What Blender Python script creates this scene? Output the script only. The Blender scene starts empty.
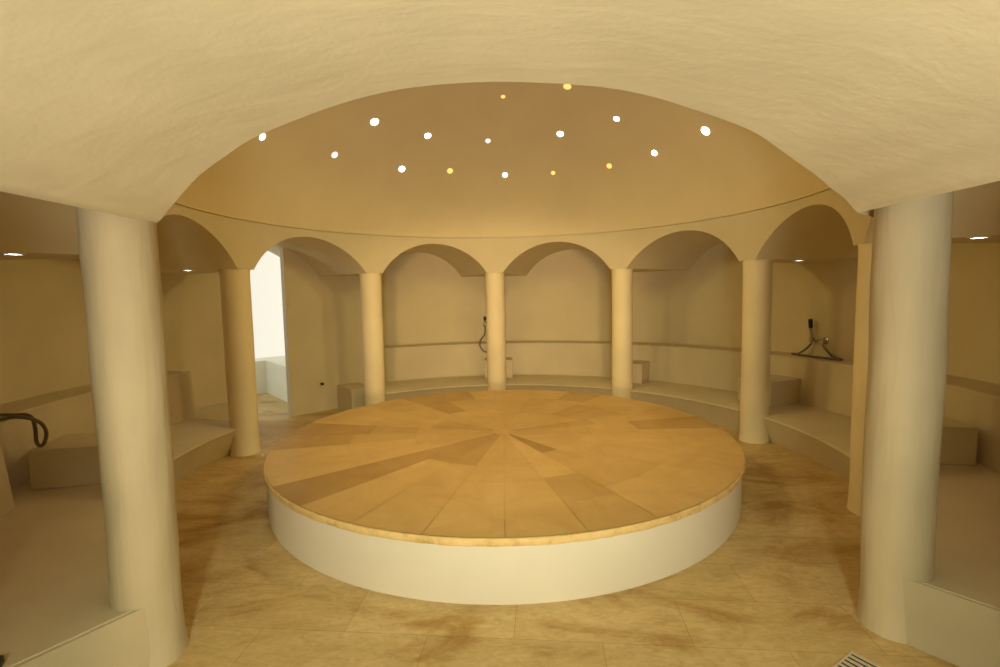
import bpy, math, random
from math import sin, cos, pi, radians, degrees, sqrt, atan2
from mathutils import Vector, Matrix

random.seed(7)
S = 2.2                      # metres per plan unit
C = bpy.context.scene
COL = C.collection

# ------------------------------------------------------------------ helpers
def tag(o, label=None, cat=None, group=None, kind=None):
    if label: o['label'] = label
    if cat: o['category'] = cat
    if group: o['group'] = group
    if kind: o['kind'] = kind
    return o

def thing(name, label, cat, loc, group=None):
    o = bpy.data.objects.new(name, None)
    o.empty_display_size = 0.1
    COL.objects.link(o)
    o.location = Vector(loc) * S
    return tag(o, label, cat, group)

class MB:
    """collects vertices (plan units) and faces"""
    def __init__(s):
        s.v = []; s.f = []
    def add(s, verts, faces):
        n = len(s.v)
        s.v += [tuple(p) for p in verts]
        s.f += [tuple(i + n for i in f) for f in faces]
    def grid(s, rows, closed=False, flip=False):
        """rows: list of equal-length point lists"""
        m = len(rows[0]); vs = [p for r in rows for p in r]; fs = []
        for i in range(len(rows) - 1):
            for j in range(m if closed else m - 1):
                k = (j + 1) % m
                q = (i*m + j, i*m + k, (i+1)*m + k, (i+1)*m + j)
                fs.append(q[::-1] if flip else q)
        s.add(vs, fs)
    def box(s, c, sz, M=None):
        vs = []
        for dx in (-.5, .5):
            for dy in (-.5, .5):
                for dz in (-.5, .5):
                    p = Vector((dx*sz[0], dy*sz[1], dz*sz[2]))
                    if M: p = M @ p
                    vs.append(p + Vector(c))
        s.add(vs, [(0,1,3,2),(4,6,7,5),(0,4,5,1),(2,3,7,6),(0,2,6,4),(1,5,7,3)])
    def lathe(s, prof, c=(0,0,0), axis=(0,0,1), n=24):
        """prof: (r,h) pairs along axis from c"""
        ax = Vector(axis).normalized()
        a = ax.orthogonal().normalized(); b = ax.cross(a)
        rows = []
        for r, h in prof:
            rows.append([Vector(c) + ax*h + (a*cos(2*pi*k/n) + b*sin(2*pi*k/n))*max(r, 1e-5) for k in range(n)])
        s.grid(rows, closed=True)
        m = len(s.v)
        s.f.append(tuple(range(m - n, m)))
        s.f.append(tuple(range(m - n*len(rows), m - n*len(rows) + n))[::-1])
    def tube(s, pts, r, n=10):
        P = smooth(pts)
        rows = []; up = None
        for i, p in enumerate(P):
            t = (P[min(i+1, len(P)-1)] - P[max(i-1, 0)]).normalized()
            if up is None: up = t.orthogonal().normalized()
            up = (up - t*up.dot(t)).normalized()
            b = t.cross(up)
            rows.append([p + (up*cos(2*pi*k/n) + b*sin(2*pi*k/n))*r for k in range(n)])
        s.grid(rows, closed=True)
        m = len(s.v)
        s.f.append(tuple(range(m - n, m))); s.f.append(tuple(range(m - n*len(rows), m - n*len(rows) + n))[::-1])
    def sector(s, prof, a0, a1, n):
        """closed (r,z) profile swept round the room's centre from angle a0 to a1 (degrees from +y)"""
        rows = []
        for i in range(n + 1):
            a = radians(a0 + (a1 - a0)*i/n)
            rows.append([(r*sin(a), r*cos(a), z) for r, z in prof])
        s.grid(rows, closed=True)
        m = len(s.v); k = len(prof)
        s.f.append(tuple(range(m - k, m))[::-1]); s.f.append(tuple(range(m - k*(n+1), m - k*n)))
    def build(s, name, mat, parent=None, smooth_deg=35, bevel=0, origin=None):
        me = bpy.data.meshes.new(name)
        off = Vector((0,0,0))
        if parent is not None:
            off = Vector(parent.matrix_basis.translation)
            q = parent.parent
            while q is not None:
                off = off + Vector(q.matrix_basis.translation); q = q.parent
        elif origin is not None:
            off = Vector(origin)*S
        me.from_pydata([Vector(p)*S - off for p in s.v], [], s.f)
        me.update()
        o = bpy.data.objects.new(name, me)
        COL.objects.link(o)
        if parent is not None: o.parent = parent
        elif origin is not None: o.location = off
        me.materials.append(mat)
        if smooth_deg:
            for p in me.polygons: p.use_smooth = True
            me.set_sharp_from_angle(angle=radians(smooth_deg))
        if bevel:
            b = o.modifiers.new('bevel', 'BEVEL'); b.width = bevel*S; b.segments = 3; b.limit_method = 'ANGLE'; b.angle_limit = radians(40)
            b.harden_normals = False
        return o

def smooth(pts, k=8):
    P = [Vector(p) for p in pts]
    if len(P) < 3: return P
    out = []
    for i in range(len(P) - 1):
        p0 = P[max(i-1, 0)]; p1 = P[i]; p2 = P[i+1]; p3 = P[min(i+2, len(P)-1)]
        for j in range(k):
            t = j/k
            out.append(0.5*((2*p1) + (p2-p0)*t + (2*p0-5*p1+4*p2-p3)*t*t + (-p0+3*p1-3*p2+p3)*t**3))
    out.append(P[-1])
    return out

def pol(a, r, z=0.0):
    a = radians(a)
    return (r*sin(a), r*cos(a), z)

# ------------------------------------------------------------------ materials
def new_mat(name):
    m = bpy.data.materials.new(name); m.use_nodes = True
    nt = m.node_tree; b = nt.nodes['Principled BSDF']
    return m, nt, b

def N(nt, t, **kw):
    n = nt.nodes.new(t)
    for k, v in kw.items():
        if k in n.inputs: n.inputs[k].default_value = v
        else: setattr(n, k, v)
    return n

def ramp(nt, fac, stops):
    r = nt.nodes.new('ShaderNodeValToRGB')
    el = r.color_ramp.elements
    while len(el) < len(stops): el.new(0.5)
    for e, (p, c) in zip(el, stops):
        e.position = p; e.color = (*c, 1)
    nt.links.new(fac, r.inputs['Fac'])
    return r.outputs['Color']

def mix(nt, fac, a, b, mode='MIX'):
    m = nt.nodes.new('ShaderNodeMix'); m.data_type = 'RGBA'; m.blend_type = mode
    if isinstance(fac, float): m.inputs[0].default_value = fac
    else: nt.links.new(fac, m.inputs[0])
    for i, x in ((6, a), (7, b)):
        if isinstance(x, tuple): m.inputs[i].default_value = (*x, 1)
        else: nt.links.new(x, m.inputs[i])
    return m.outputs[2]

def plaster(name, col, rough=.62, bump=.25, spec=.3, var=.06, stretch=(2.2, 5.5, 7.5)):
    m, nt, b = new_mat(name); L = nt.links.new
    tc = N(nt, 'ShaderNodeTexCoord')
    n1 = N(nt, 'ShaderNodeTexNoise', Scale=1.7, Detail=5.0, Roughness=.55)
    L(tc.outputs['Object'], n1.inputs['Vector'])
    lo = tuple(c*(1 - var*1.3) for c in col); hi = tuple(min(1, c*(1 + var)) for c in col)
    L(ramp(nt, n1.outputs['Fac'], [(.3, lo), (.7, hi)]), b.inputs['Base Color'])
    # trowel marks: stretched, warped noise plus fine grain
    mp = N(nt, 'ShaderNodeMapping'); mp.inputs['Scale'].default_value = stretch
    L(tc.outputs['Object'], mp.inputs['Vector'])
    n2 = N(nt, 'ShaderNodeTexNoise', Scale=1.3, Detail=4.0, Roughness=.45, Distortion=.35)
    L(mp.outputs[0], n2.inputs['Vector'])
    n3 = N(nt, 'ShaderNodeTexNoise', Scale=42.0, Detail=3.0)
    L(tc.outputs['Object'], n3.inputs['Vector'])
    ad = N(nt, 'ShaderNodeMath', operation='MULTIPLY_ADD'); ad.inputs[1].default_value = .12
    L(n3.outputs['Fac'], ad.inputs[0]); L(n2.outputs['Fac'], ad.inputs[2])
    bp = N(nt, 'ShaderNodeBump', Strength=bump, Distance=.012)
    L(ad.outputs[0], bp.inputs['Height']); L(bp.outputs[0], b.inputs['Normal'])
    b.inputs['Roughness'].default_value = rough
    b.inputs['Specular IOR Level'].default_value = spec
    return m

PL = (.65, .565, .37)
M_plaster = plaster('cream plaster', PL, var=.04)
M_front = plaster('rough cream plaster', (.70, .62, .43), bump=.5)
M_col = plaster('dimmed brushed column plaster', (.53, .46, .31), bump=.5, stretch=(14, 14, 1.6))  # same plaster as elsewhere, colour darkened so the entry columns look less lit
M_dome = plaster('dome plaster', (.72, .605, .375), var=.03)
M_slim = plaster('lightened smooth column plaster', (.80, .69, .45), bump=.15)  # paler tone holds the extra light that the convex slim columns catch
M_end = plaster('plaster bench end', (.53, .46, .31), bump=.15)  # shares the darkened tone of the entry columns
M_bench = plaster('smooth cream plaster', (.59, .51, .345), bump=.12, rough=.5)
M_base = plaster('fine white plaster', (.60, .565, .47), bump=.06, var=.03)
M_pass = plaster('white plaster', (.80, .78, .66), bump=.15)

def make_floor():
    m, nt, b = new_mat('stained travertine floor'); L = nt.links.new
    tc = N(nt, 'ShaderNodeTexCoord')
    mp = N(nt, 'ShaderNodeMapping'); mp.inputs['Rotation'].default_value = (0, 0, radians(5)); mp.inputs['Location'].default_value = (.21, .05, 0)
    L(tc.outputs['Object'], mp.inputs['Vector'])
    br = N(nt, 'ShaderNodeTexBrick'); br.offset = .5
    for k, v in {'Scale': 1.0, 'Mortar Size': .0022, 'Mortar Smooth': .3, 'Bias': 0.0, 'Brick Width': .92, 'Row Height': .40}.items(): br.inputs[k].default_value = v
    br.inputs['Color1'].default_value = (.54, .405, .185, 1); br.inputs['Color2'].default_value = (.61, .47, .235, 1)
    br.inputs['Mortar'].default_value = (.40, .29, .12, 1)
    L(mp.outputs[0], br.inputs['Vector'])
    st = N(nt, 'ShaderNodeMapping'); st.inputs['Scale'].default_value = (.9, 1.9, 1)
    L(tc.outputs['Object'], st.inputs['Vector'])
    n1 = N(nt, 'ShaderNodeTexNoise', Scale=1.25, Detail=9.0, Roughness=.62, Distortion=.9)
    L(st.outputs[0], n1.inputs['Vector'])
    stain = ramp(nt, n1.outputs['Fac'], [(.36, (1.1, 1.1, 1.12)), (.52, (.97, .95, .88)), (.66, (.70, .56, .36))])
    c = mix(nt, 1.0, br.outputs['Color'], stain, 'MULTIPLY')
    n2 = N(nt, 'ShaderNodeTexNoise', Scale=11.0, Detail=8.0, Roughness=.7, Distortion=1.5)
    L(st.outputs[0], n2.inputs['Vector'])
    c = mix(nt, 1.0, c, ramp(nt, n2.outputs['Fac'], [(.3, (.80, .76, .68)), (.62, (1.06, 1.06, 1.06))]), 'MULTIPLY')
    L(c, b.inputs['Base Color'])
    b.inputs['Roughness'].default_value = .55; b.inputs['Specular IOR Level'].default_value = .3
    bp = N(nt, 'ShaderNodeBump', Strength=.15, Distance=.01); L(n2.outputs['Fac'], bp.inputs['Height']); L(bp.outputs[0], b.inputs['Normal'])
    return m
M_floor = make_floor()

def make_slab(name, edge=False):
    m, nt, b = new_mat(name); L = nt.links.new
    tc = N(nt, 'ShaderNodeTexCoord')
    at = N(nt, 'ShaderNodeAttribute'); at.attribute_name = 'tint'
    n1 = N(nt, 'ShaderNodeTexNoise', Scale=2.2, Detail=8.0, Roughness=.65, Distortion=.8)
    L(tc.outputs['Object'], n1.inputs['Vector'])
    c = mix(nt, 1.0, at.outputs['Color'], ramp(nt, n1.outputs['Fac'], [(.3, (.88, .83, .74)), (.65, (1.06, 1.06, 1.05))]), 'MULTIPLY')
    n2 = N(nt, 'ShaderNodeTexVoronoi', Scale=26.0)
    L(tc.outputs['Object'], n2.inputs['Vector'])
    n3 = N(nt, 'ShaderNodeTexNoise', Scale=1.1, Detail=2.0); L(tc.outputs['Object'], n3.inputs['Vector'])
    ms = N(nt, 'ShaderNodeMath', operation='MULTIPLY')
    a = N(nt, 'ShaderNodeMapRange'); a.inputs[1].default_value = .22; a.inputs[2].default_value = .1
    L(n2.outputs['Distance'], a.inputs[0])
    a2 = N(nt, 'ShaderNodeMapRange'); a2.inputs[1].default_value = .55; a2.inputs[2].default_value = .65
    L(n3.outputs['Fac'], a2.inputs[0])
    L(a.outputs[0], ms.inputs[0]); L(a2.outputs[0], ms.inputs[1])
    m2 = N(nt, 'ShaderNodeMath', operation='MULTIPLY'); m2.inputs[1].default_value = .35; L(ms.outputs[0], m2.inputs[0])
    c = mix(nt, m2.outputs[0], c, (.30, .16, .05))
    L(c, b.inputs['Base Color'])
    b.inputs['Roughness'].default_value = .5; b.inputs['Specular IOR Level'].default_value = .3
    bp = N(nt, 'ShaderNodeBump', Strength=.12, Distance=.01); L(n1.outputs['Fac'], bp.inputs['Height']); L(bp.outputs[0], b.inputs['Normal'])
    return m
M_slab = make_slab('honey sandstone')

def make_edge():
    m, nt, b = new_mat('sawn sandstone edge'); L = nt.links.new
    tc = N(nt, 'ShaderNodeTexCoord')
    n1 = N(nt, 'ShaderNodeTexNoise', Scale=9.0, Detail=8.0, Roughness=.7)
    L(tc.outputs['Object'], n1.inputs['Vector'])
    L(ramp(nt, n1.outputs['Fac'], [(.3, (.42, .28, .10)), (.5, (.64, .47, .20)), (.7, (.72, .55, .27))]), b.inputs['Base Color'])
    bp = N(nt, 'ShaderNodeBump', Strength=.5, Distance=.015); L(n1.outputs['Fac'], bp.inputs['Height']); L(bp.outputs[0], b.inputs['Normal'])
    b.inputs['Roughness'].default_value = .7
    return m
M_edge = make_edge()

M_pane = None
def simple(name, col, rough=.4, metal=0.0, emit=None, strength=0.0):
    m, nt, b = new_mat(name)
    n = N(nt, 'ShaderNodeTexNoise', Scale=30.0, Detail=3.0)
    c = ramp(nt, n.outputs['Fac'], [(.3, tuple(x*.9 for x in col)), (.7, col)])
    nt.links.new(c, b.inputs['Base Color'])
    b.inputs['Roughness'].default_value = rough; b.inputs['Metallic'].default_value = metal
    if emit:
        b.inputs['Emission Color'].default_value = (*emit, 1); b.inputs['Emission Strength'].default_value = strength
    return m
M_chrome = simple('brushed chrome', (.55, .53, .48), .25, 1.0)
M_hose = simple('dull metal hose', (.20, .18, .13), .4, .7)
M_black = simple('black plastic', (.012, .011, .010), .4)
M_drain = simple('pale ribbed drain plastic', (.62, .55, .40), .45)
M_pit = simple('dark drain pit', (.03, .025, .015), .8)
M_white = simple('white enamel', (.8, .78, .7), .35)
M_hole = simple('dark rusted pipe', (.06, .04, .02), .6, .6)
M_pane = simple('daylit frosted window', (.3, .3, .28), .5, 0, (.93, .88, .75), .80)
M_lens = simple('lit lamp lens', (.9, .9, .85), .3, 0, (1, .93, .78), 14.0)
M_dw = simple('lit clear glass', (.9, .9, .9), .2, 0, (1, .96, .88), 9.0)
M_do = simple('lit amber glass', (.9, .7, .4), .2, 0, (1, .40, .095), 1.7)
M_dp = simple('lit pink glass', (.9, .8, .8), .2, 0, (1, .66, .70), 1.35)

# ------------------------------------------------------------------ plan
RL, RB = 1.357, 2.05            # drum face, back wall
HS, HL, RISE = .973, 1.22, .207 # springing, top of drum, arch rise
RC = 1.427                      # column ring
COLS = [-144.3, -112.0, -75.5, -37.9, -1.6, 35.6, 73.2, 109.6, 139.0]
GAP = 2.4                       # half width of a pier on the drum face, degrees
FRONT = [(-.765,HS+.02),(-.745,.993),(-.727,1.003),(-.69,1.026),(-.65,1.049),(-.604,1.073),(-.54,1.097),(-.471,1.118),(-.36,1.151),(-.26,1.171),(-.168,1.181),(-.06,1.184),(.04,1.184),
         (.18,1.177),(.272,1.168),(.36,1.155),(.48,1.12),(.55,1.095),(.611,1.071),(.67,1.049),(.709,1.036),(.76,1.019),(.791,1.006),(.81,.998),(.83,HS+.02)]
for _ in range(2):      # ease the hand-measured crown line into a smooth curve
    FRONT = [FRONT[0]] + [(x, .25*FRONT[i][1] + .5*z + .25*FRONT[i+2][1]) for i, (x, z) in enumerate(FRONT[1:-1])] + [FRONT[-1]]
FRONT = [(p.x, p.z + .003*max(0, 1 - abs(p.x)/.7)) for p in smooth([(x, 0, z) for x, z in FRONT], 4)]
XL, XR = FRONT[0][0], FRONT[-1][0]
ZF = HS + .02
def zfront(x):
    if x <= XL or x >= XR: return ZF
    for (x0, z0), (x1, z1) in zip(FRONT, FRONT[1:]):
        if x <= x1: return z0 + (z1 - z0)*(x - x0)/(x1 - x0)

class Niche:
    def __init__(s, i):
        s.a0, s.a1 = COLS[i] + GAP, COLS[i+1] - GAP
        s.c = (s.a0 + s.a1)/2
        s.w = RL*sin(radians((s.a1 - s.a0)/2))
        s.u = Vector((sin(radians(s.c)), cos(radians(s.c)), 0))
        s.t = Vector((cos(radians(s.c)), -sin(radians(s.c)), 0))
        rise = RISE
        s.R = (s.w**2 + rise**2)/(2*rise); s.rise = rise
        s.z0 = 1.12 if i == 0 else HS
        s.z1 = 1.12 if i == len(COLS) - 2 else HS
        s.k = .5 if i in (0, len(COLS) - 2) else 1
    def z(s, q):
        q = max(-s.w, min(s.w, q))
        base = s.z0 + (s.z1 - s.z0)*(q + s.w)/(2*s.w)
        return base + s.k*(sqrt(max(0, s.R**2 - q*q)) - (s.R - s.rise))
    def pt(s, q, R, z):
        y = sqrt(R*R - q*q)
        p = s.t*q + s.u*y
        return (p.x, p.y, z)
NI = [Niche(i) for i in range(len(COLS) - 1)]

# ------------------------------------------------------------------ the setting
# drum face
b = MB(); lo = []; hi = []
def add_col(a, z):
    lo.append(pol(a, RL, z)); hi.append(pol(a, RL, HL))
for n in NI:
    for k in range(41):
        q = -n.w*cos(pi*k/40)
        a = n.c + degrees(atan2(q, sqrt(RL*RL - q*q)))
        add_col(a, n.z(q))
# round the front, over the entry arch
aR, aL = NI[-1].a1, 360 + NI[0].a0
aa = [aR + (aL - aR)*k/160 for k in range(161)]
for a in aa:
    x = RL*sin(radians(a))
    add_col(a, max(zfront(x), ZF))
mid = [tuple((Vector(l)*.5 + Vector(h)*.5)) for l, h in zip(lo, hi)]
b.grid([lo, mid, hi])
# vault soffits over each bay
for n in NI:
    rows = []
    for j in range(5):
        R = RL + (RB - RL)*j/4
        rows.append([n.pt(-n.w*cos(pi*k/40), R, n.z(-n.w*cos(pi*k/40))) for k in range(41)])
    b.grid(rows)
# flat soffits over the piers
for m, n in zip(NI, NI[1:]):
    rows = []
    e0 = Vector(m.pt(m.w, RL, m.z1)); e1 = Vector(n.pt(-n.w, RL, n.z0))
    f0 = Vector(m.pt(m.w, RB, m.z1)); f1 = Vector(n.pt(-n.w, RB, n.z0))
    an = lambda p: atan2(p.x, p.y)
    for j in range(5):
        R = RL + (RB - RL)*j/4
        p0 = Vector(m.pt(m.w, R, m.z1)); p1 = Vector(n.pt(-n.w, R, n.z0))
        rows.append([(R*sin(an(p0) + (an(p1)-an(p0))*k/8), R*cos(an(p0) + (an(p1)-an(p0))*k/8), HS) for k in range(9)])
    b.grid(rows)
tag(b.build('wall_arcade', M_plaster, smooth_deg=30), kind='structure')

# dome with a fine shadow groove above the drum
b = MB(); HD = .85; rows = []
prof = [(RL, HL), (RL + .010, HL), (RL + .010, HL + .006), (RL, HL + .005)]
for k in range(1, 33):
    t = pi/2*k/32
    prof.append((max(RL*cos(t), 1e-4), HL + .006 + HD*sin(t)))
for r, z in prof:
    rows.append([(r*sin(2*pi*k/96), r*cos(2*pi*k/96), z) for k in range(96)])
b.grid(rows, closed=True)
tag(b.build('ceiling_dome', M_dome, smooth_deg=40), kind='structure')

# back wall of the bays, up to the soffits; a door gap to the passage
D0, D1, AE = -59.5, -52.3, 151.2
def ztop(a, RB=RB):
    for n in NI:
        q = RB*sin(radians(a - n.c))
        if abs(a - n.c) < 60 and abs(q) <= n.w: return n.z(q)
    return 1.125 if abs(a) > 129 else HS
RW = 1.84
def arcwall(b, a0, a1, n, RB=RB):
    A = [a0 + (a1-a0)*k/n for k in range(n+1)]
    for m in NI:                        # exact edges where the vaults spring
        for q in (-m.w, m.w):
            e = m.c + degrees(atan2(q, sqrt(RB*RB - q*q)))
            for d in (-.01, .01):
                if a0 < e + d < a1: A.append(e + d)
    A.sort()
    b.grid([[pol(a, RB, 0) for a in A], [pol(a, RB, .5) for a in A], [pol(a, RB, ztop(a, RB)) for a in A]])
b = MB(); arcwall(b, -AE, D0, 150); tag(b.build('wall_left', M_plaster), kind='structure')
DW = -31.0
b = MB(); arcwall(b, DW, AE, 260); arcwall(b, D1, DW, 60, RW)
b.add([pol(DW, RB, 0), pol(DW, RW, 0), pol(DW, RW, HS + .2), pol(DW, RB, HS + .2)], [(0,1,2,3)])
# the visible end of the wall at the passage opening
TW = .045
b.add([pol(D1, RW, 0), pol(D1, RW + TW, 0), pol(D1, RW + TW, 1.25), pol(D1, RW, 1.25)], [(0,1,2,3)])
b.add([pol(D1, RW + TW, 0), pol(DW, RB + .02, 0), pol(DW, RB + .02, 1.25), pol(D1, RW + TW, 1.25)], [(0,1,2,3)])
tag(b.build('wall_right', M_plaster), kind='structure')

# entry: a shallow barrel vault with flat sides
YE = -9.0
b = MB(); rows = []
yin = lambda x: -sqrt(RL*RL - x*x)
for j in range(25):
    t = (j/24)**1.5
    rows.append([(x, yin(x) + (YE - yin(x))*t, zfront(x)) for x, _ in FRONT])
b.grid(rows)
for sgn, xs, n, q in ((-1, XL, NI[0], -NI[0].w), (1, XR, NI[-1], NI[-1].w)):
    ZS = 1.12
    pts = [(xs, yin(xs), ZS), n.pt(q, RL, ZS), n.pt(q, RB, ZS)]
    ae = degrees(atan2(pts[2][0], pts[2][1])) ; ae = abs(ae)
    for k in range(1, 7): pts.append(pol(sgn*(ae + (AE - ae)*k/6), RB, ZS))
    xe = pts[-1][0]
    pts += [(xe, YE, ZS), (xs, YE, ZS)]
    b.add(pts, [tuple(range(len(pts)))])
    b.add([(xs, yin(xs), ZF), (xs, YE, ZF), (xs, YE, ZS), (xs, yin(xs), ZS)], [(0,1,2,3)])
tag(b.build('ceiling_entry', M_front, smooth_deg=40), kind='structure')
xe, ye, _ = pol(AE, RB)
for nm, sx in (('wall_entry_left', -1), ('wall_entry_right', 1)):
    xw = -.775 if sx < 0 else .835
    b = MB(); b.add([(sx*xe, ye, 0), (xw, ye - .02, 0), (xw, YE, 0), (xw, YE, 1.13), (xw, ye - .02, 1.13), (sx*xe, ye, 1.13)], [(0,1,4,5), (1,2,3,4)])
    tag(b.build(nm, M_plaster, smooth_deg=0), kind='structure')
# end of the entry with its open doorway behind the viewer
b = MB(); dw, dh = .62, .93
b.box((-(dw + xe)/2 , YE - .04, .62), (xe - dw, .08, 1.24))
b.box(((dw + xe)/2 , YE - .04, .62), (xe - dw, .08, 1.24))
b.box((0, YE - .04, (dh + 1.24)/2), (2*dw, .08, 1.24 - dh))
tag(b.build('wall_entry_end', M_plaster, smooth_deg=0), kind='structure')

# floor
b = MB(); b.add([(-4.2, YE - 3, 0), (2.9, YE - 3, 0), (2.9, 3.4, 0), (-4.2, 3.4, 0)], [(0,1,2,3)])
tag(b.build('floor', M_floor, smooth_deg=0), kind='structure')

# passage room beyond the door gap
e1 = Vector((-.65, .76, 0)).normalized(); e2 = Vector((-.76, -.65, 0)).normalized()
B0 = Vector((-2.04, 2.015, 0))
LW, LZ = .24, .285
K = B0 + e1*LW - e2*LW                      # outer corner of the room
Ar = Vector((pol(D1, RB + .13))); 
kr = (K - Ar).dot(e1)
Rn = K - e1*(kr + .12)                      # right wall, near end
Fn = K + e2*1.45                            # far wall, left end
PZ = 1.25
def wallquad(name, p, q, z0=0, z1=PZ, mat=M_pass):
    b = MB(); b.add([(p.x, p.y, z0), (q.x, q.y, z0), (q.x, q.y, z1), (p.x, p.y, z1)], [(0,1,2,3)])
    return tag(b.build(name, mat, smooth_deg=0), kind='structure')
wallquad('wall_passage_right', Rn, K, 0, LZ)
wallquad('wall_passage_far', K, Fn, 0, LZ)
wallquad('window_1', Rn, K, LZ, PZ, M_pane)
wallquad('window_2', K, K + e2*.62, LZ, PZ, M_pane)
wallquad('wall_passage_side', K + e2*.62, Fn, LZ, PZ)
dl = Vector(pol(D0, RB)); 
Ln = Fn - e1*((Fn - dl).dot(e1))
b = MB(); b.add([Rn + Vector((0,0,PZ)), K + Vector((0,0,PZ)), Fn + Vector((0,0,PZ)), Ln + Vector((0,0,PZ)), Vector(pol(D0-6, RB-.0, PZ)), Vector(pol(D1, RB-.0, PZ))], [tuple(range(6))])
tag(b.build('ceiling_passage', M_pass, smooth_deg=0), kind='structure')
wallquad('wall_passage_near', Ln, dl)
b = MB(); b.add([Vector(pol(a, RB, z)) for a in (D0, D1) for z in (ztop(a), PZ)], [(0,1,3,2)])
# left wall of the passage with a tall window opening
wl = (Ln - Fn); ln = wl.length; wd = wl.normalized()
b = MB()
for s0, s1, z0, z1 in ((0, .08, 0, PZ), (ln-.08, ln, 0, PZ), (.08, ln-.08, 0, .25), (.08, ln-.08, 1.15, PZ)):
    p = Fn + wd*s0; q = Fn + wd*s1
    b.add([(p.x,p.y,z0),(q.x,q.y,z0),(q.x,q.y,z1),(p.x,p.y,z1)], [(0,1,2,3)])
tag(b.build('wall_passage_left', M_pass, smooth_deg=0), kind='structure')

# ------------------------------------------------------------------ passage ledge
t = thing('ledge_bench', 'white plaster ledge below the bright window in the passage through the left arch', 'bench', tuple(B0))
def ledge(b, z0, z1, o):
    # L-shaped, front faces slope in a little towards the floor
    f = lambda p, z: (p.x, p.y, z)
    P = [B0 - e1*.66, B0, B0 + e2*1.2, B0 + e2*1.2 + e1*LW, K, K - e1*(LW + .66)]
    n = len(P)
    Q = [P[0] + (-e2)*0, P[1], P[2], P[3], P[4], P[5]]
    vs = [f(p, z0) for p in P] + [f(p, z1) for p in Q]
    b.add(vs, [tuple(range(n, 2*n)), tuple(range(n))[::-1]] + [(i, (i+1) % n, (i+1) % n + n, i + n) for i in range(n)])
b = MB(); ledge(b, 0, LZ - .025, 0); b.build('ledge_front', M_pass, t, smooth_deg=0)
b = MB(); ledge(b, LZ - .025, LZ, 0); b.build('ledge_top', M_pass, t, smooth_deg=0)

# ------------------------------------------------------------------ columns
LBL = ['thick cream plaster column left of the wide entry arch, standing in front bench end',
       'slim cream column hidden behind the thick left entry column',
       'slim cream column at the left edge of the bright passage opening',
       'slim cream column between the passage opening and the back left arch',
       'slim cream column straight behind the middle of the round platform',
       'slim cream column next right of the far centre one, behind the platform',
       'slim cream column left of the arch with the hand shower and hose on its shelf',
       'slim cream column half hidden behind the thick right entry column',
       'thick cream plaster column right of the entry arch, floor drain at its foot']
for i, a in enumerate(COLS):
    big = i in (0, len(COLS) - 1)
    r = (.068 if i == 0 else .0705) if big else .07
    R = (1.416 if i == 0 else 1.44) if big else RC
    c = pol(a, R)
    rnd = random.Random(i*11 + 3)
    ph = [rnd.uniform(0, 6.28) for _ in range(8)]
    amp = .0014 if big else .0008
    nz, na = 60, 48
    rows = []
    z1 = 1.12 if big else HS
    for k in range(nz + 1):
        z = z1*k/nz
        row = []
        for j in range(na):
            th = 2*pi*j/na
            rr = r + amp*(sin(2*th + ph[0] + 5*z) + .7*sin(3*th + ph[1] - 9*z) + .6*sin(ph[2] + 13*z + th) + .4*sin(5*th + 23*z + ph[3]))
            rr += (.005 if big else .004)*math.exp(-z/.04)
            if not big: rr += .003*math.exp(-(z1 - z)/.02)
            row.append((c[0] + rr*sin(th), c[1] + rr*cos(th), z))
        rows.append(row)
    b = MB(); b.grid(rows, closed=True)
    m = len(b.v); b.f.append(tuple(range(m - na, m))); b.f.append(tuple(range(na))[::-1])
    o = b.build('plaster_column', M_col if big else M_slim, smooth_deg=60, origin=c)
    tag(o, LBL[i], 'column', 'columns around the platform', 'thing')

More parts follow.
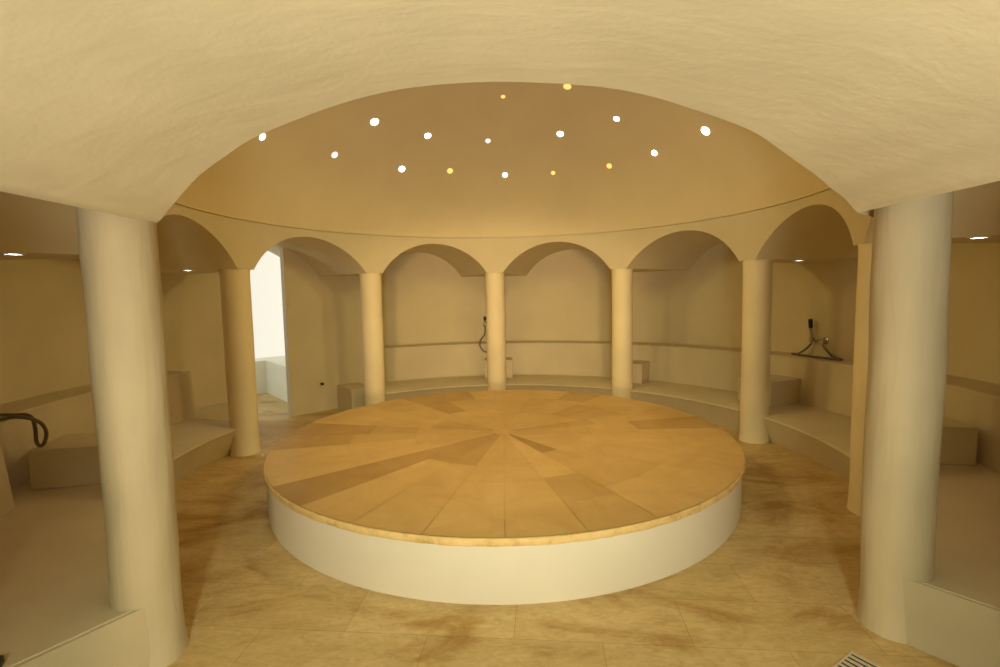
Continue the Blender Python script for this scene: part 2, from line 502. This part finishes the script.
# ------------------------------------------------------------------ benches
SZ, SHZ = .15, .413
RS0, RS1, RS2 = 1.415, 1.84, 1.862
BEN = {0: 'curved cream plaster bench at the left edge, with a hose hanging over its back shelf',
       1: 'curved cream plaster bench between the thick left entry column and the bright passage',
       3: 'curved cream bench under the back arch with the half-hidden hand shower',
       4: 'curved cream bench under the far arch just right of the centre column',
       5: 'curved cream bench under the back right arch, curving round behind the platform',
       6: 'curved cream bench below the shelf with the hand shower and coiled hose',
       7: 'curved cream bench at the right edge, running up to the thick right entry column'}
for i, lab in BEN.items():
    a0, a1 = COLS[i], COLS[i+1]
    if i == 0: a0 -= 2.4
    if i == 7: a1 += 2.4
    s1, b1 = (-73.0 if i == 1 else a1), a1
    b0 = a0
    if i == 1: b1 = -72.5
    if i == 3: b0 = -30; a0 = -36.5
    am = (a0 + a1)/2
    t = thing('curved_bench', lab, 'bench', pol(am, 1.6), 'curved benches under the arches')
    n = 20
    R1, R2 = {0: (1.745, 1.768), 7: (1.787, 1.808)}.get(i, (RS1, RS2))
    b = MB(); b.sector([(RS0 + .006, SZ - .018), (RS0, SZ - .010), (RS0 + .002, SZ - .003), (RS0 + .009, SZ), (R1 + .03, SZ), (R1 + .03, SZ - .018)], a0, s1, n); b.build('seat', M_bench, t)
    b = MB(); b.sector([(RS0 + .007, SZ - .018), (R1, SZ - .018), (R1, 0), (1.484, 0)], a0, s1, n); b.build('plinth', M_bench, t)
    b = MB(); b.sector([(R1, SZ), (R2, SHZ - .02), (RB, SHZ - .02), (RB, SZ)], b0, b1, n); b.build('backrest', M_bench, t)
    b = MB(); b.sector([(R2 - .001, SHZ - .02), (R2 - .001, SHZ - .004), (R2 + .004, SHZ), (RB, SHZ), (RB, SHZ - .02)], b0, b1, n); b.build('shelf', M_bench, t)
    if i in (0, 7):
        ea, eb = (a0 - .15, a0 + .4) if i == 0 else (a1 - .4, a1 + .15)
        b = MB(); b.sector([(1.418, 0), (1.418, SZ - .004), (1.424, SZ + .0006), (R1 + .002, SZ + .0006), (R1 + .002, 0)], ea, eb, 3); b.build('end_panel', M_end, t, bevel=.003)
    if i == 1:
        b = MB(); b.sector([(RS1 + .03, SZ), (RB, SZ), (RB, 0), (RS1 + .03, 0)], -73.0, -62.5, 8); b.build('seat_end', M_bench, t)

# low pedestals in front of the backrests, behind the columns
PED = [(-103.3, 1.50, 'low cream plinth block behind thick left entry column, below the hanging hose loop'),
       (-.9, 1.68, 'low cream plinth block showing at both sides of the far centre column'),
       (33.6, 1.66, 'low cream plinth block behind the column right of the far centre one'),
       (66.8, 1.60, 'low cream plinth block between the hand-shower bench and the back right bench'),
       (100.4, 1.50, 'low cream plinth block right of the thick right entry column')]
for a, r0, lab in PED:
    h = .112; z1 = .295; r9 = {-103.3: 1.77, 100.4: 1.81}.get(a, RS1 + .02)
    u = Vector(pol(a, 1)); tt = Vector((u.y, -u.x, 0))
    b = MB()
    b.add([u*r + tt*s + Vector((0, 0, z)) for z in (SZ, z1) for r, s in ((r0, -h), (r0, h), (r9, h), (r9, -h))],
          [(3,2,1,0), (4,5,6,7), (0,1,5,4), (1,2,6,5), (2,3,7,6), (3,0,4,7)])
    o = b.build('plinth_block', M_bench, bevel=.004, origin=tuple(u*((r0 + RS1)/2) + Vector((0,0,SZ))))
    tag(o, lab, 'block', 'plinth blocks on the benches', 'thing')
# bench end standing on the passage floor, left of the third column
b = MB(); b.sector([(1.60, 0), (1.60, .165), (1.61, .172), (RW - .002, .172), (RW - .002, 0)], -41.5, -36.4, 6)
tag(b.build('bench_end_block', M_bench, origin=pol(-41, 1.9)), 'low squat plaster block on the passage floor left of a slim column', 'block', kind='thing')

# ------------------------------------------------------------------ round platform
HP, HB = .189, .165
t = thing('round_platform', 'large round stone-topped platform with a white drum base in the middle of the room', 'platform', (0, 0, 0))
b = MB()
b.lathe([(.988, 0), (.990, .03), (.991, HB)], n=160); b.build('drum_base', M_base, t, smooth_deg=60)
b = MB(); rows = []
rnd = random.Random(5)
jit = [rnd.uniform(-.0018, .0018) for _ in range(240)]
for r, z in ((.90, HB), (.997, HB), (1.0, HB + .004), (1.0, HP - .004), (.996, HP - .0012), (.9, HP - .0012)):
    rows.append([((r + (jit[k] if r > .99 else 0))*sin(2*pi*k/240), (r + (jit[k] if r > .99 else 0))*cos(2*pi*k/240), z) for k in range(240)])
b.grid(rows, closed=True, flip=False); b.build('slab_edge', M_edge, t, smooth_deg=50)
# wedge stones
base = Vector((.58, .40, .155))
def tone(k):
    return base*k
NS = 28; st = 360/NS
over = {(-141.4, 1): .74, (-141.4, 2): .70, (-141.4, 0): .80, (-154.3, 0): .80, (-167.1, 0): .84, (-102.9, 2): .82, (-90, 2): .74, (-90, 1): .84, (-102.9, 1): .92,
        (141.4, 0): .66, (77.1, 2): .78, (38.6, 1): .86, (25.7, 2): .84, (-38.6, 1): .80, (-38.6, 2): .85, (-25.7, 2): .82, (154.3, 1): .88, (154.3, 2): .92,
        (-77.1, 0): .84, (-64.3, 0): .90, (64.3, 0): .86, (-128.6, 1): 1.02, (-128.6, 2): 1.04, (-115.7, 2): 1.06, (-115.7, 1): 1.04, (167.1, 2): 1.0, (128.6, 2): 1.04, (115.7, 2): 1.0}
verts = []; faces = []; cols = []
gap = .0007
for s in range(NS):
    a0 = -180 + s*st
    key = min((-180 + k*st for k in range(NS)), key=lambda v: abs(v - a0)); key = round(key, 1)
    r1 = rnd.choice([.36, .40, .46]); r2 = rnd.choice([.62, .68, .74])
    if abs(key - 141.4) < .2: r1 = .35
    if key in (-154.3, -167.1): r1 = .46
    if key == 154.3: r1, r2 = .60, .8
    rings = [(.05, r1), (r1, r2), (r2, .9965)]
    for ri, (ra, rb) in enumerate(rings):
        f = over.get((key, ri), rnd.uniform(.93, 1.04))
        c = tone(f)
        c = Vector((c.x, c.y*(1 - (1 - f)*.25), c.z*(1 - (1 - f)*.6)))
        m = 6; n0 = len(verts)
        for r in (ra + gap, rb - gap):
            da = degrees(gap/r)
            for k in range(m + 1):
                verts.append(pol(a0 + da + (st - 2*da)*k/m, r, HP))
        for k in range(m):
            faces.append((n0 + k, n0 + m + 1 + k, n0 + m + 2 + k, n0 + k + 1)); cols.append(c)
# small hub stone
n0 = len(verts); verts += [pol(360*k/28, .049, HP) for k in range(28)]; faces.append(tuple(range(n0, n0 + 28))[::-1]); cols.append(tone(.98))
# joint bed just under the stones
n0 = len(verts); verts += [pol(360*k/160, .9965, HP - .0012) for k in range(160)]; faces.append(tuple(range(n0, n0 + 160))[::-1]); cols.append(tone(.86))
b = MB(); b.add(verts, faces)
o = b.build('stone_top', M_slab, t, smooth_deg=0)
ca = o.data.color_attributes.new('tint', 'FLOAT_COLOR', 'CORNER')
for p, c in zip(o.data.polygons, cols):
    for li in p.loop_indices: ca.data[li].color = (*c, 1)

# ------------------------------------------------------------------ dome lights
DL = [((-.699,.678,1.812), 'w', 'large white light in the dome, high on the left'), ((-.944,.706,1.641), 'p', 'pinkish light lowest on the left of the dome'),
      ((-.429,.899,1.798), 'w', 'white dome light right of the large upper left one'), ((-.617,1.015,1.631), 'w', 'plain white light in the low row of the dome, left of the glowing amber one'),
      ((-.321,1.134,1.642), 'o', 'brightest glowing amber light in the low row of the dome, left of centre'), ((-.062,1.003,1.792), 'p', 'mauve tinged light in the middle row, left of dome centre'),
      ((.035,.704,1.946), 'o', 'small amber light near the top of the dome, under the arch crown'), ((.386,.586,1.948), 'o', 'amber light touching the crown of the entry arch'),
      ((.386,.916,1.799), 'w', 'round white light in the middle row, right of dome centre'), ((.045,1.194,1.623), 'w', 'white light at the bottom centre of the dome'),
      ((.364,1.143,1.618), 'o', 'smallest amber light in the low row, right of the bottom centre light'), ((.682,.70,1.81), 'w', 'small white dome light straight above the orange one low on the right'),
      ((.701,.976,1.615), 'o', 'orange light low on the right of the dome'), ((.918,.755,1.63), 'w', 'white dome light just right of the orange one on the right'),
      ((1.086,.435,1.651), 'w', 'rightmost large white light of the dome'), ((.864,.417,1.821), 'w', 'white light half cut by the right flank of the entry arch'),
      ((-1.205,.298,1.632), 'w', 'white light peeping past the left flank of the entry arch')]
sz = [.024,.020,.020,.020,.019,.017,.013,.022,.020,.017,.014,.017,.017,.018,.025,.021,.018]
for (p, kind, lab), r in zip(DL, sz):
    P = Vector(p)
    nrm = Vector((P.x/RL**2, P.y/RL**2, (P.z - HL - .006)/HD**2)).normalized()
    # put it on the dome surface
    k = sqrt((P.x/RL)**2 + (P.y/RL)**2 + ((P.z - HL - .006)/HD)**2)
    P = Vector((P.x/k, P.y/k, HL + .006 + (P.z - HL - .006)/k))
    t = thing('dome_light', lab, 'light', tuple(P), 'coloured lights in the dome')
    b = MB(); b.lathe([(r*.98, .003), (r*1.02, -.002), (r*1.16, -.002), (r*1.18, .004), (r*1.0, .004)], tuple(P), tuple(nrm), 20); b.build('rim', M_plaster, t)
    b = MB(); b.lathe([(r, .004), (r, -.001), (r*.8, -.004), (r*.4, -.006), (.0005, -.0065)], tuple(P), tuple(nrm), 20)
    b.build('lens', {'w': M_dw, 'o': M_do, 'p': M_dp}[kind], t)
    l = bpy.data.lights.new('dome_lamp', 'SPOT'); l.energy = 2*(r/.02)**2; l.color = (1, .60, .19) if kind == 'o' else (1, .70, .26)
    l.spot_size = radians(132); l.spot_blend = .9; l.shadow_soft_size = .04
    lo_ = bpy.data.objects.new('dome_lamp', l); COL.objects.link(lo_); lo_.location = (P - nrm*.016)*S
    lo_.rotation_euler = (Vector((0, 0, HP)) - P).to_track_quat('-Z', 'Y').to_euler()

# ------------------------------------------------------------------ downlights in the flat soffits
for (x, y), lab in (((1.61, .456), 'small recessed downlight in the arch soffit above the hand shower'), ((-1.60, .316), 'small recessed downlight in the soffit between left entry column and passage column'),
                    ((1.517, -.65), 'small recessed downlight near the right edge, beyond the right entry column'), ((-1.49, -.708), 'small recessed downlight near the left edge, beyond the left entry column')):
    t = thing('recessed_downlight', lab, 'light', (x, y, HS), 'recessed downlights in the bays')
    b = MB(); b.lathe([(.019, -.001), (.021, -.004), (.027, -.0035), (.029, 0), (.019, 0)], (x, y, HS), n=24); b.build('trim_ring', M_white, t)
    b = MB(); b.lathe([(.0195, 0), (.0195, -.002), (.012, -.003), (.0005, -.0033)], (x, y, HS), n=24); b.build('lens', M_lens, t)
    l = bpy.data.lights.new('downlight_lamp', 'SPOT'); l.energy = .8; l.color = (1, .82, .55); l.spot_size = radians(110); l.spot_blend = .9; l.shadow_soft_size = .04
    lo_ = bpy.data.objects.new('downlight_lamp', l); COL.objects.link(lo_); lo_.location = Vector((x, y, HS - .012))*S

# ------------------------------------------------------------------ hand showers
def shower_wall(name, lab, ah, zh, av, zv, hose_pts, hl=.10, group='hand showers on the walls', rh=.006):
    w = RB
    base_ = pol(ah, w, zh)
    t = thing(name, lab, 'hand shower', base_, group)
    u = -Vector(pol(ah, 1)); tt = Vector((u.y, -u.x, 0))
    P = Vector(pol(ah, w, zh))
    b = MB(); b.lathe([(.017, 0), (.017, .006), (.009, .010), (.009, .032), (.0001, .033)], tuple(P), tuple(u), 16)
    b.lathe([(.0125, -.013), (.0145, -.008), (.0145, .010), (.0115, .013)], tuple(P + u*.036), (0,0,1), 16)
    b.build('wall_holder', M_chrome, t)
    Q = P + u*.036
    ax = (Vector((0,0,1)) + u*.12).normalized()
    b = MB(); b.lathe([(.006, -.022), (.0075, -.012), (.009, .02), (.0105, hl*.6), (.011, hl*.62)], tuple(Q), tuple(ax), 16)
    hs = b.build('handset', M_chrome, t)
    b = MB(); b.lathe([(.011, hl*.62), (.012, hl*.7), (.0125, hl*1.02), (.010, hl*1.08), (.0005, hl*1.09)], tuple(Q), tuple(ax), 16)
    b.build('spray_head', M_black, hs)
    if av is not None:
        u2 = -Vector(pol(av, 1)); V = Vector(pol(av, w, zv)); t2 = Vector((u2.y, -u2.x, 0))
        b = MB(); b.lathe([(.021, 0), (.021, .005), (.013, .009), (.013, .035), (.010, .038), (.0005, .038)], tuple(V), tuple(u2), 18)
        b.lathe([(.008, 0), (.008, -.026), (.0065, -.028)], tuple(V + u2*.026), (0,0,1), 12)
        v = b.build('wall_valve', M_chrome, t)
        b = MB(); b.tube([V + u2*.034, V + u2*.042 + t2*.012 + Vector((0,0,.006)), V + u2*.044 + t2*.034 + Vector((0,0,.013))], .0055, 8); b.build('lever', M_chrome, v)
        hose = [Q - ax*.022] + [Vector(p) for p in hose_pts] + [V + u2*.026 - Vector((0,0,.026))]
    else:
        hose = [Q - ax*.022] + [Vector(p) for p in hose_pts]
    b = MB(); b.tube(hose, rh, 10); b.build('hose', M_hose, t)
    return t
HZ = SHZ + .0065
shower_wall('hand_shower', 'chrome hand shower on wall holder, hose coiling along the shelf to its wall valve', 68.3, .512, 70.1, .508,
            [pol(67.7, 2.0, .455), pol(66.6, 1.985, HZ + .004), pol(65.6, 1.975, HZ), pol(67.0, 1.955, HZ), pol(69.6, 1.945, HZ), pol(72.6, 1.94, HZ), pol(74.6, 1.96, HZ), pol(74.4, 1.985, HZ), pol(72.6, 2.0, HZ + .004), pol(71.1, 2.015, .45)], hl=.115)
shower_wall('hand_shower', 'hand shower half hidden at the left side of the far centre column', -3.95, .56, None, None,
            [pol(-4.1, 1.99, .48), pol(-5.0, 1.97, .44), pol(-5.5, 1.875, .415), pol(-5.4, 1.85, .385), pol(-4.5, 1.845, .35), pol(-3.2, 1.845, .345), pol(-2.2, 1.848, .38), pol(-1.6, 1.86, .44), pol(-1.2, 2.0, HZ), pol(-1.0, 2.046, .47)], hl=.065)
# hose lying on the left shelf, looped over its edge
t = thing('shower_hose', 'dark flexible hose on the left shelf, looping down over the backrest edge', 'hose', pol(-104, 1.9, SHZ))
b = MB()
h1 = [(-1.98, -.56, HZ), (-1.90, -.52, HZ), (-1.815, -.485, HZ), (-1.748, -.484, HZ), (-1.70, -.50, HZ + .003), (-1.672, -.508, .408), (-1.676, -.498, .365), (-1.686, -.488, .322), (-1.682, -.480, .303),
      (-1.668, -.478, .312), (-1.650, -.485, .352), (-1.643, -.508, .392), (-1.658, -.532, .416), (-1.70, -.546, HZ + .006), (-1.745, -.565, HZ), (-1.83, -.60, HZ), (-1.96, -.655, HZ)]
b.tube(h1, .0062, 10); b.build('hose_line', M_hose, t)
b = MB(); b.lathe([(.0095, 0), (.0105, .004), (.0105, .026), (.009, .03)], (-1.98, -.56, HZ), (-.08, -.04, 0), 12); b.build('end_fitting', M_chrome, t)

# water outlet in the wall by the passage
P = Vector(pol(-45.2, RW, .2)); u = -Vector(pol(-45.2, 1))
t = thing('water_outlet', 'small dark pipe stub sticking out low on the plain wall beside the passage', 'pipe', tuple(P))
b = MB(); b.lathe([(.018, 0), (.018, .003), (.010, .004), (.0005, .004)], tuple(P), tuple(u), 14); b.build('collar', M_bench, t)
b = MB(); b.lathe([(.008, 0), (.008, .03), (.005, .03), (.005, .02), (.0005, .02)], tuple(P), tuple(u), 14); b.build('pipe_stub', M_hole, t)

# ------------------------------------------------------------------ floor drain along the entry
t = thing('floor_drain', 'ribbed drain channel at the foot of the right entry column', 'drain', pol(150, 1.46))
A0, A1 = 146.6, 209
b = MB(); b.sector([(1.414, .0), (1.414, .004), (1.417, .004), (1.417, .0)], A0, A1, 60); b.sector([(1.517, 0), (1.517, .004), (1.522, .004), (1.522, 0)], A0, A1, 60); b.build('channel_frame', M_drain, t)
b = MB(); b.sector([(1.417, .0003), (1.417, .0008), (1.517, .0008), (1.517, .0003)], A0, A1, 60); b.build('channel_pit', M_pit, t)
b = MB(); a = A0; step = degrees(.0155/1.46)
while a < A1 - .3:
    b.sector([(1.4172, .0009), (1.4172, .0026), (1.5168, .0026), (1.5168, .0009)], a, a + step*.5, 1); a += step
b.build('grate', M_drain, t, smooth_deg=0)

# ------------------------------------------------------------------ small loose things
P = Vector((-.955, -1.390, SZ))
b = MB(); b.box((P.x, P.y, P.z + .009), (.05, .035, .018), Matrix.Rotation(.5, 3, 'Z'))
tag(b.build('black_case', M_black, bevel=.006, origin=tuple(P)), 'small black object on the front bench end in the lower left corner', 'object', kind='thing')
for k, (x, y, r, lab) in enumerate(((-1.262, .292, .009, 'larger white plaster chip on the floor at the foot of the passage column'), (-1.238, .318, .006, 'tiny white plaster chip on the floor beside the larger one near passage column'))):
    b = MB(); rr = random.Random(k)
    b.lathe([(r*.8, 0), (r*1.1, r*.3), (r*.7, r*.8), (r*.1, r*.9)], (x, y, 0), (0, 0, 1), 7)
    b.v = [(v[0] + rr.uniform(-.15, .15)*r, v[1] + rr.uniform(-.15, .15)*r, v[2]) for v in b.v]
    tag(b.build('plaster_chip', M_white, smooth_deg=0, origin=(x, y, 0)), lab, 'debris', kind='thing')

# ------------------------------------------------------------------ light
def area(name, loc, target, sx, sy, energy, color):
    l = bpy.data.lights.new(name, 'AREA'); l.shape = 'RECTANGLE'; l.size = sx*S; l.size_y = sy*S; l.energy = energy; l.color = color
    o = bpy.data.objects.new(name, l); COL.objects.link(o); o.location = Vector(loc)*S
    o.rotation_euler = (Vector(target) - Vector(loc)).to_track_quat('-Z', 'Z').to_euler()
    return o
def spot(name, loc, target, energy, color, deg, blend, size):
    l = bpy.data.lights.new(name, 'SPOT'); l.energy = energy; l.color = color; l.spot_size = radians(deg); l.spot_blend = blend; l.shadow_soft_size = size*S
    o = bpy.data.objects.new(name, l); COL.objects.link(o); o.location = Vector(loc)*S
    o.rotation_euler = (Vector(target) - Vector(loc)).to_track_quat('-Z', 'Y').to_euler()
spot('entry_beam_fill', (0, YE + .15, .66), (0, 0, .42), 4600, (1, .66, .34), 23, 1.0, .42)  # added frontal beam down the entry axis; no lamp stands there
spot('entry_floor_fill', (0, -2.95, 1.02), (0, -1.1, 0), 535, (.89, 1, .76), 72, 1.0, .08)  # added fill for the front floor and platform side, no fixture
spot('entry_bounce_fill', (.05, -3.2, .05), (.1, -1.7, 1.2), 1110, (1, 1, .82), 86, 1.0, .2)  # added upward fill for the vault, imitating bounced flash
wc = (Fn + Ln)/2 + Vector((0, 0, .8))
area('passage_daylight', tuple(wc + e2*.01), tuple(wc - e2), .5, .6, 22, (.80, .92, 1))
# added unseen spots under the dome's near half, fill for niches and platform
def near_fill(name, x, y, target, energy, color, deg):
    z = HL + HD*sqrt(1 - (x*x + y*y)/RL**2) - .13
    spot(name, (x, y, z), target, energy, color, deg, 1.0, .11)
WARM = (1, .72, .30)
for x, y in ((0, -1.0), (-.35, -.6), (.35, -.6)):
    near_fill('dome_fill_back', x, y, (x, 1.9, .42), 66, (1, .79, .26), 66)
for x in (-1, 1):
    near_fill('dome_fill_side', .98*x, -.25, (-1.6*x, .55, .62), 150, (1, .84, .31), 64)
    near_fill('dome_fill_middle', .7*x, -.7, (-.2*x, .2, HP), 165, (1, .74, .36), 100)
w = bpy.data.worlds.new('world'); C.world = w; w.use_nodes = True
w.node_tree.nodes['Background'].inputs[0].default_value = (1, .92, .72, 1); w.node_tree.nodes['Background'].inputs[1].default_value = .4

# ------------------------------------------------------------------ camera
cd = bpy.data.cameras.new('camera'); cam = bpy.data.objects.new('camera', cd); COL.objects.link(cam)
F, PI_, RO, YA, DC, HC = 496.41, .0799, -.0187, -.0027, 2.242, .8218
fw = Vector((sin(YA)*cos(PI_), cos(YA)*cos(PI_), -sin(PI_))); ri = Vector((cos(YA), -sin(YA), 0)); up = ri.cross(fw)
r2 = ri*cos(RO) + up*sin(RO); u2 = -ri*sin(RO) + up*cos(RO)
Mx = Matrix((r2, u2, -fw)).transposed().to_4x4(); Mx.translation = Vector((0, -DC, HC))*S
cam.matrix_world = Mx
cd.sensor_fit = 'HORIZONTAL'; cd.sensor_width = 36; cd.lens = F/1000*36; cd.clip_start = .02
C.camera = cam
C.view_settings.view_transform = 'Standard'; C.view_settings.look = 'None'; C.view_settings.gamma = 1; C.view_settings.use_curve_mapping = False
C.view_settings.exposure = 0.0
try:
    C.cycles.use_denoising = True; C.cycles.max_bounces = 16; C.cycles.diffuse_bounces = 10
except Exception: pass
